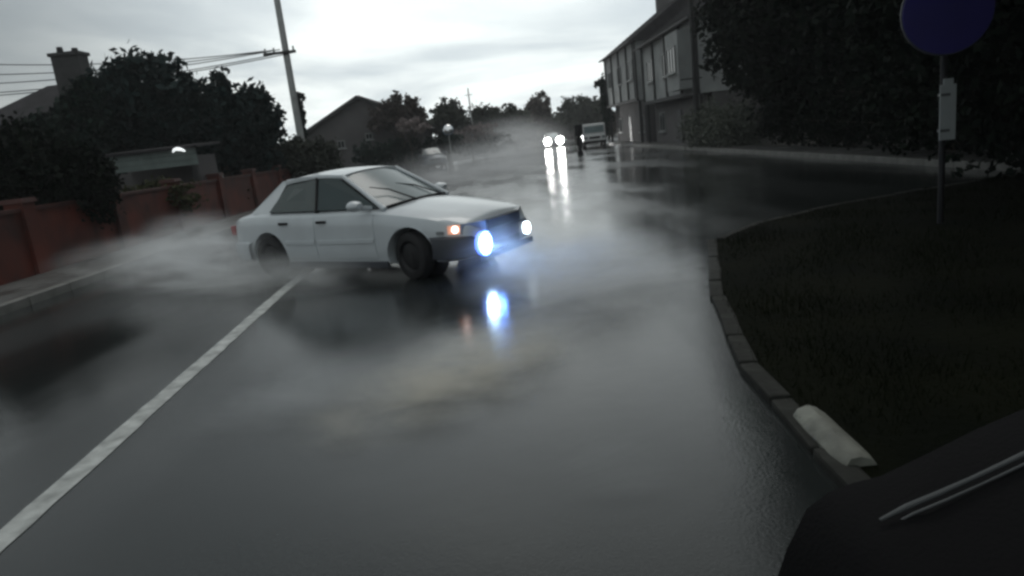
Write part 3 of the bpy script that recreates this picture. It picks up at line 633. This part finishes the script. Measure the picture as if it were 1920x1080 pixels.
            MB().grid([[(1.30 + .385 * math.cos(a), s * (side_y(1.3, .6) + o), .30 + .385 * math.sin(a) * 1.0) for o in (-.03, .008)] for a in np.linspace(.0, math.pi, 18)]).build('arch_lip', paint, R_, smooth=True)
            MB().box((1.78, s * (side_y(1.78, .58) + .006), .585), (.10, .02, .04)).build('side_repeater', LENS, R_)
        mbm = MB(); mi_ = Vector((.60, s * .92, .985))
        rws = []
        for i, (dx_, k) in enumerate(((-.055, .96), (-.02, 1.0), (.04, .85), (.075, .45))):
            rws.append([(mi_.x + dx_, mi_.y + .115 * k * math.cos(q), mi_.z + .07 * k * math.sin(q)) for q in [j * math.pi / 8 for j in range(16)]])
        mbm.grid(rws, True); mbm.f.append(tuple(range(16))); mbm.f.append(tuple(48 + i for i in range(16)))
        mbm.tube([mi_ + Vector((.03, 0, -.02)), Vector((.66, s * .70, .93))], .028, 6)
        mo = mbm.build('door_mirror', paint, R_, smooth=True)
    # bumpers
    for e, f in ((1, 2.205), (-1, -2.24)):
        path = [(f - e * .55, -.845), (f - e * .30, -.83), (f - e * .12, -.745), (f - e * .03, -.58), (f, -.30), (f + e * .008, 0), (f, .30), (f - e * .03, .58), (f - e * .12, .745), (f - e * .30, .83), (f - e * .55, .845)]
        rows = [[(x, y, z) for x, y, z in ((px_ - e * .05, py_ * .96, .255), (px_, py_, .275), (px_ + e * .018, py_ * 1.01, .36), (px_ + e * .018, py_ * 1.01, .47), (px_, py_, .52), (px_ - e * .07, py_ * .94, .545))] for px_, py_ in path]
        bm_ = MB().grid(rows).build('front_bumper' if e > 0 else 'rear_bumper', paint if e < 0 else (bump or paint), R_, smooth=True)
        if e > 0:
            MB().box((2.165, 0, .60), (.10, .78, .125)).build('grille', BLACKP, R_, bevel=.01)
            for k in range(4): MB().box((2.222, 0, .555 + k * .03), (.012, .74, .010)).build('grille_slat', DGREYP, R_)
            MB().box((2.195, 0, .325), (.07, .62, .10)).build('air_intake', BLACKP, R_)
            MB().box((2.20, 0, .225), (.05, 1.3, .07)).build('lip_spoiler', BLACKP, R_)
        else:
            for s in (-1, 1): MB().box((-2.18, s * .55, .70), (.10, .30, .14)).build('tail_lamp', mat('red_lens', (.25, .02, .02), .2), R_, bevel=.01)
            MB().box((-2.262, 0, .41), (.012, .5, .11)).build('number_plate', WHITEF, R_)
    for s in (-1, 1):
        hl = MB().prism([(2.20, s * .40, .545), (2.20, s * .40, .665), (2.05, s * .725, .675), (2.05, s * .74, .555)], (-.10, 0, 0)).build('headlight', HEAD if lamps == 'head' else LENS, R_, bevel=.008)
        MB().prism([(2.045, s * .735, .56), (2.045, s * .725, .67), (1.90, s * .795, .665), (1.90, s * .80, .565)], (-.01, -s * .05, 0)).build('corner_indicator', AMBER if (lamps == 'fog' and s < 0) else LENS, R_)
        if lamps == 'fog' and s < 0: MB().tube([(1.99, -.765, .618), (2.015, -.785, .618)], [.045, .03], 12).build('indicator_bulb', AMBERB, R_)
        if lamps == 'head':
            MB().tube([(2.2, s * .60, .64), (2.26, s * .60, .64)], [.33, .28], 16).build('headlight', HEAD, R_)  # oversized glowing discs stand in for the headlamps' bloom
        if lamps == 'fog':
            fx, fy, fz = 2.225, s * .52, .40
            rim = MB().tube([(fx - .04, fy, fz), (fx + .015, fy, fz)], [.15, .155] if s < 0 else [.08, .085], 20).build('fog_lamp', FOGHALO if s < 0 else FOG2, R_)
            if s < 0:
                MB().tube([(fx + .01, fy, fz), (fx + .03, fy, fz)], [.125, .09], 20).build('bulb_glare', FOG, rim)
                pl_ = bpy.data.lights.new('fog_light', 'POINT'); pl_.energy = 14; pl_.color = (.12, .3, 1); pl_.shadow_soft_size = .08
                po = bpy.data.objects.new('fog_light', pl_); C.objects.link(po); po.parent = R_; po.location = (fx + .13, fy, fz - .01)
    # wheels
    tyre = MB(); prf = [(-.09, .20), (-.095, .27), (-.08, .295), (-.05, .305), (.05, .305), (.08, .295), (.095, .27), (.09, .20)]
    rows = [[(r * math.cos(q), y, r * math.sin(q)) for y, r in prf] for q in [k * 2 * math.pi / 32 for k in range(33)]]
    tyre.grid(rows); tme = tyre.mesh('tyre', True)
    rim = MB(); n = 32
    for y0_, ra, rb in ((-.07, .205, .19), (-.05, .19, .165), (-.075, .07, .165)): rim.grid([[(ra * math.cos(q), y0_ - .01, ra * math.sin(q)), (rb * math.cos(q), y0_ + .01, rb * math.sin(q))] for q in [k * 2 * math.pi / n for k in range(n + 1)]])
    rim.tube([(0, -.09, 0), (0, .0, 0)], .065, 16)
    for k in range(8): q = k * math.pi / 4; rim.add([(.06 * math.cos(q - .3), -.082, .06 * math.sin(q - .3)), (.17 * math.cos(q - .12), -.062, .17 * math.sin(q - .12)), (.17 * math.cos(q + .12), -.062, .17 * math.sin(q + .12)), (.06 * math.cos(q + .3), -.082, .06 * math.sin(q + .3))], [(0, 1, 2, 3)])
    rim.tube([(0, .05, 0), (0, .06, 0)], .2, 24); rme = rim.mesh('rim')
    for x in (-1.30, 1.30):
        for s in (-1, 1):
            wz = 0 if s < 0 else math.pi
            wh = empty('wheel', (x, s * .735, .305), wz + (steer if x > 0 else 0)); wh.parent = R_
            link('tyre', tme, RUBBER, wh); link('rim', rme, STEELD, wh)
            MB().tube([(x, s * .50, .30), (x, s * .53, .30)], .37, 20).build('wheel_well', BLACKP, R_)
    return R_
G_C = 'cars on and beside the road'
CARPOS = (-1.87, 9.98, 0)
car('silver saloon sliding sideways across the wet road with blue-white fog lamps lit', CARPOS, math.radians(-32.2), SILVER, G_C, 'fog', steer=math.radians(-14), broll=math.radians(.9), bump=DGREYP)
car('distant oncoming car with two dazzling white headlights', (5.65, 70, 0), math.radians(-92), GREYP, G_C, 'head', detail=False)
car('dark blue parked car at the far left roadside beyond the bonnet', (-4.6, 50, 0), math.radians(-78), BLUEP, G_C, 'off', detail=False)
cs = at(474, 334, 36)
car('pale parked car whose roof shows above the bushes left of the silver car', (cs.x, 36, -.42), math.radians(-10), WHITEP, G_C, 'off', detail=False)
# white box van at the right kerb, seen from the front
vn = empty('van', (7.75, 56.5, 0), math.radians(-4), 'pale boxy van facing the camera at the foot of the grey houses', 'van', G_C)
MB().box((0, 0, 1.1), (1.75, 4.2, 1.4)).build('body', WHITEP, vn, bevel=.08)
MB().box((0, -2.25, .72), (1.7, .45, .5)).build('bonnet', WHITEP, vn, bevel=.05)
MB().box((0, -2.14, 1.36), (1.5, .06, .48), rx=math.radians(-8)).build('windscreen', CARSCREEN, vn)
MB().box((0, -2.50, .42), (1.75, .12, .2)).build('bumper', BLACKP, vn); MB().box((0, -2.49, .75), (.8, .03, .16)).build('grille', BLACKP, vn)
for s in (-1, 1):
    MB().box((s * .68, -2.49, .76), (.26, .04, .18)).build('headlight', LENS, vn); MB().box((s * 1.0, -1.95, 1.35), (.16, .1, .28)).build('door_mirror', BLACKP, vn)
    MB().box((s * .885, -1.3, 1.5), (.02, 1.0, .5)).build('side_window', CARGLASS, vn)
    for y in (-1.6, 1.4): MB().tube([(s * .66, y, .32), (s * .88, y, .32)], .32, 18).build('wheel', RUBBER, vn)

# ------------------------------------------------------------------ the vehicle the camera rides in: a corner of its dashboard
DY = .78
def dp_(px, py, d=DY): return at(px, py, d)
dsh = empty('dashboard', tuple(dp_(1700, 1150)), 0, 'black dashboard corner with a thin grey trim strip at lower right', 'dashboard')
o0 = dp_(1700, 1150)
edge = [(1440, 1135), (1475, 1030), (1512, 955), (1555, 922), (1600, 905), (1650, 893), (1740, 850), (1830, 805), (1930, 762), (2100, 700)]
rows = []
for px, py in edge:
    a = dp_(px, py) - o0; rows.append([a + Vector((.02, .05, -.035)), a, a + Vector((.012, -.10, -.006)), a + Vector((.02, -.22, -.05)), a + Vector((.02, -.26, -.16))])
low = [r[-1] + Vector((0, .1, -.1)) for r in rows]
MB().grid(rows + []).build('top_pad', DASH, dsh, smooth=True)
MB().grid([[r[0], r[0] + Vector((0, .0, -.25)), r[-1] + Vector((0, 0, -.1)), r[-1]] for r in rows]).build('front_panel', DASH, dsh)
tp = [(1650, 975), (1700, 950), (1760, 925), (1820, 898), (1880, 870), (1960, 832), (2060, 785)]
MB().tube([dp_(a, b, .70) - o0 for a, b in tp], [.0018, .0032, .0030, .0024, .0026, .003, .003], 8).build('trim_strip', TRIMG, dsh, smooth=True)
MB().tube([dp_(a + 14, b + 13, .70) - o0 for a, b in tp], [.001, .0016, .0016, .0012, .0014, .0016, .0016], 6).build('trim_lip', TRIMG, dsh, smooth=True)

# ------------------------------------------------------------------ spray and haze
def volmat(name, col, dens, nscale, th, rot=.5, aniso=0.2):
    M = bpy.data.materials.new(name); M.use_nodes = True; t = M.node_tree; t.nodes.clear(); N = t.nodes.new; L = t.links.new
    o = N('ShaderNodeOutputMaterial'); v = N('ShaderNodeVolumePrincipled'); L(v.outputs[0], o.inputs['Volume'])
    v.inputs['Color'].default_value = (*col, 1); v.inputs['Anisotropy'].default_value = aniso
    co = N('ShaderNodeTexCoord'); ln = N('ShaderNodeVectorMath'); ln.operation = 'LENGTH'; L(co.outputs['Object'], ln.inputs[0])
    fa = N('ShaderNodeMapRange'); fa.interpolation_type = 'SMOOTHSTEP'; L(ln.outputs['Value'], fa.inputs[0]); fa.inputs[1].default_value = 1.0; fa.inputs[2].default_value = .15; fa.inputs[3].default_value = 0; fa.inputs[4].default_value = 1
    g = N('ShaderNodeNewGeometry'); nz = N('ShaderNodeTexNoise'); nz.inputs['Scale'].default_value = nscale; nz.inputs['Detail'].default_value = 5; nz.inputs['Roughness'].default_value = .62; nz.inputs['Distortion'].default_value = .8; mp = N('ShaderNodeMapping'); mp.inputs['Rotation'].default_value = (0, .25, rot); mp.inputs['Scale'].default_value = (.45, 1.3, 1.5); L(g.outputs['Position'], mp.inputs[0]); L(mp.outputs[0], nz.inputs['Vector'])
    mr = N('ShaderNodeMapRange'); L(nz.outputs['Fac'], mr.inputs[0]); mr.inputs[1].default_value = th; mr.inputs[2].default_value = th + .22
    mu = N('ShaderNodeMath'); mu.operation = 'MULTIPLY'; L(fa.outputs[0], mu.inputs[0]); L(mr.outputs[0], mu.inputs[1])
    m2 = N('ShaderNodeMath'); m2.operation = 'MULTIPLY'; L(mu.outputs[0], m2.inputs[0]); m2.inputs[1].default_value = dens; L(m2.outputs[0], v.inputs['Density'])
    return M
def spray(label, c, r, mt, rz=0.0):
    sph = MB(); rows = []
    for i in range(9):
        a = math.pi * i / 8; rows.append([(math.sin(a) * math.cos(q), math.sin(a) * math.sin(q), math.cos(a)) for q in [k * math.pi / 8 for k in range(16)]])
    sph.grid(rows, True); o = sph.build('spray', mt, None, c, (0, 0, rz)); o.scale = r
    return tag(o, label, 'spray', None, 'stuff')
V_W = volmat('white_spray', (.95, .97, .98), 4.5, 2.1, .46)
V_S = volmat('soft_spray', (.95, .97, .97), 1.3, 1.9, .45)
V_A = volmat('side_spray', (.95, .97, .97), 2.2, 1.7, .42)
V_T = volmat('thin_spray', (.95, .97, .97), 1.0, 1.0, .42, rot=-.7)
V_L = volmat('lane_glare_spray', (.96, .97, .96), 2.7, 1.3, .44, rot=-.5)  # mist thickened to stand in for sky glare on the lane
V_M = volmat('warm_tint_spray', (1.0, .955, .83), 4.2, 2.6, .44, rot=-.6)  # warm light on the spray put into its beige colour
V_F = volmat('far_spray', (.94, .95, .96), .30, .4, .40)
ca, sa = math.cos(math.radians(-32.2)), math.sin(math.radians(-32.2))
def cl(x, y, z): return (CARPOS[0] + x * ca - y * sa, CARPOS[1] + x * sa + y * ca, z)
CR = math.radians(-32)
spray('white spray thrown up at the rear wheel of the silver car', cl(-2.6, -1.1, .30), (1.9, 1.25, .85), V_W, CR)
spray('ragged spray trailing away behind the silver car', cl(-4.2, -1.3, .28), (2.2, 1.1, .55), V_T, CR)
spray('pale mist low along the near side of the silver car', cl(-.9, -1.45, .12), (2.5, .85, .42), V_A, CR)
spray('low spray added at the front of the silver car to catch the blue glow', cl(2.7, -.8, .25), (.9, .9, .6), V_S)  # added to carry the halo of the blue lamp
g_ = gp(850, 725); spray('beige spray in front of the camera with warm light put into its colour', (g_.x, g_.y + .1, .06), (1.35, .8, .24), V_M, .9)
g_ = gp(600, 745); spray('thin mist lying right of the white line', (g_.x, g_.y, .05), (1.1, .8, .25), V_T, .6)
g_ = gp(1105, 530); spray('broad pale mist over the wet lane ahead, thickened to brighten it', (g_.x, g_.y, .1), (1.45, 2.6, .42), V_L, -.3)
g_ = gp(1170, 890); spray('small puff of mist low in front of the camera', (g_.x, g_.y, .04), (.42, .3, .14), V_S, .2)
spray('long veil of spray trailing across the far road', (-1.0, 34, .3), (5.2, 12, 1.5), V_F, -.15)
spray('bank of mist standing over the far road left of the headlights', (.6, 58, .8), (6.6, 9, 2.8), V_F)
hz = MB().box((0, 55, 8.0), (190, 234, 18.4))
HM = bpy.data.materials.new('haze_air'); HM.use_nodes = True; t = HM.node_tree; t.nodes.clear()
o_ = t.nodes.new('ShaderNodeOutputMaterial'); v_ = t.nodes.new('ShaderNodeVolumePrincipled'); t.links.new(v_.outputs[0], o_.inputs['Volume'])
v_.inputs['Color'].default_value = (.93, .95, .96, 1); v_.inputs['Density'].default_value = .0008; v_.inputs['Anisotropy'].default_value = .3
tag(hz.build('haze', HM), 'thin wet haze hanging over the whole street', 'haze', None, 'stuff')
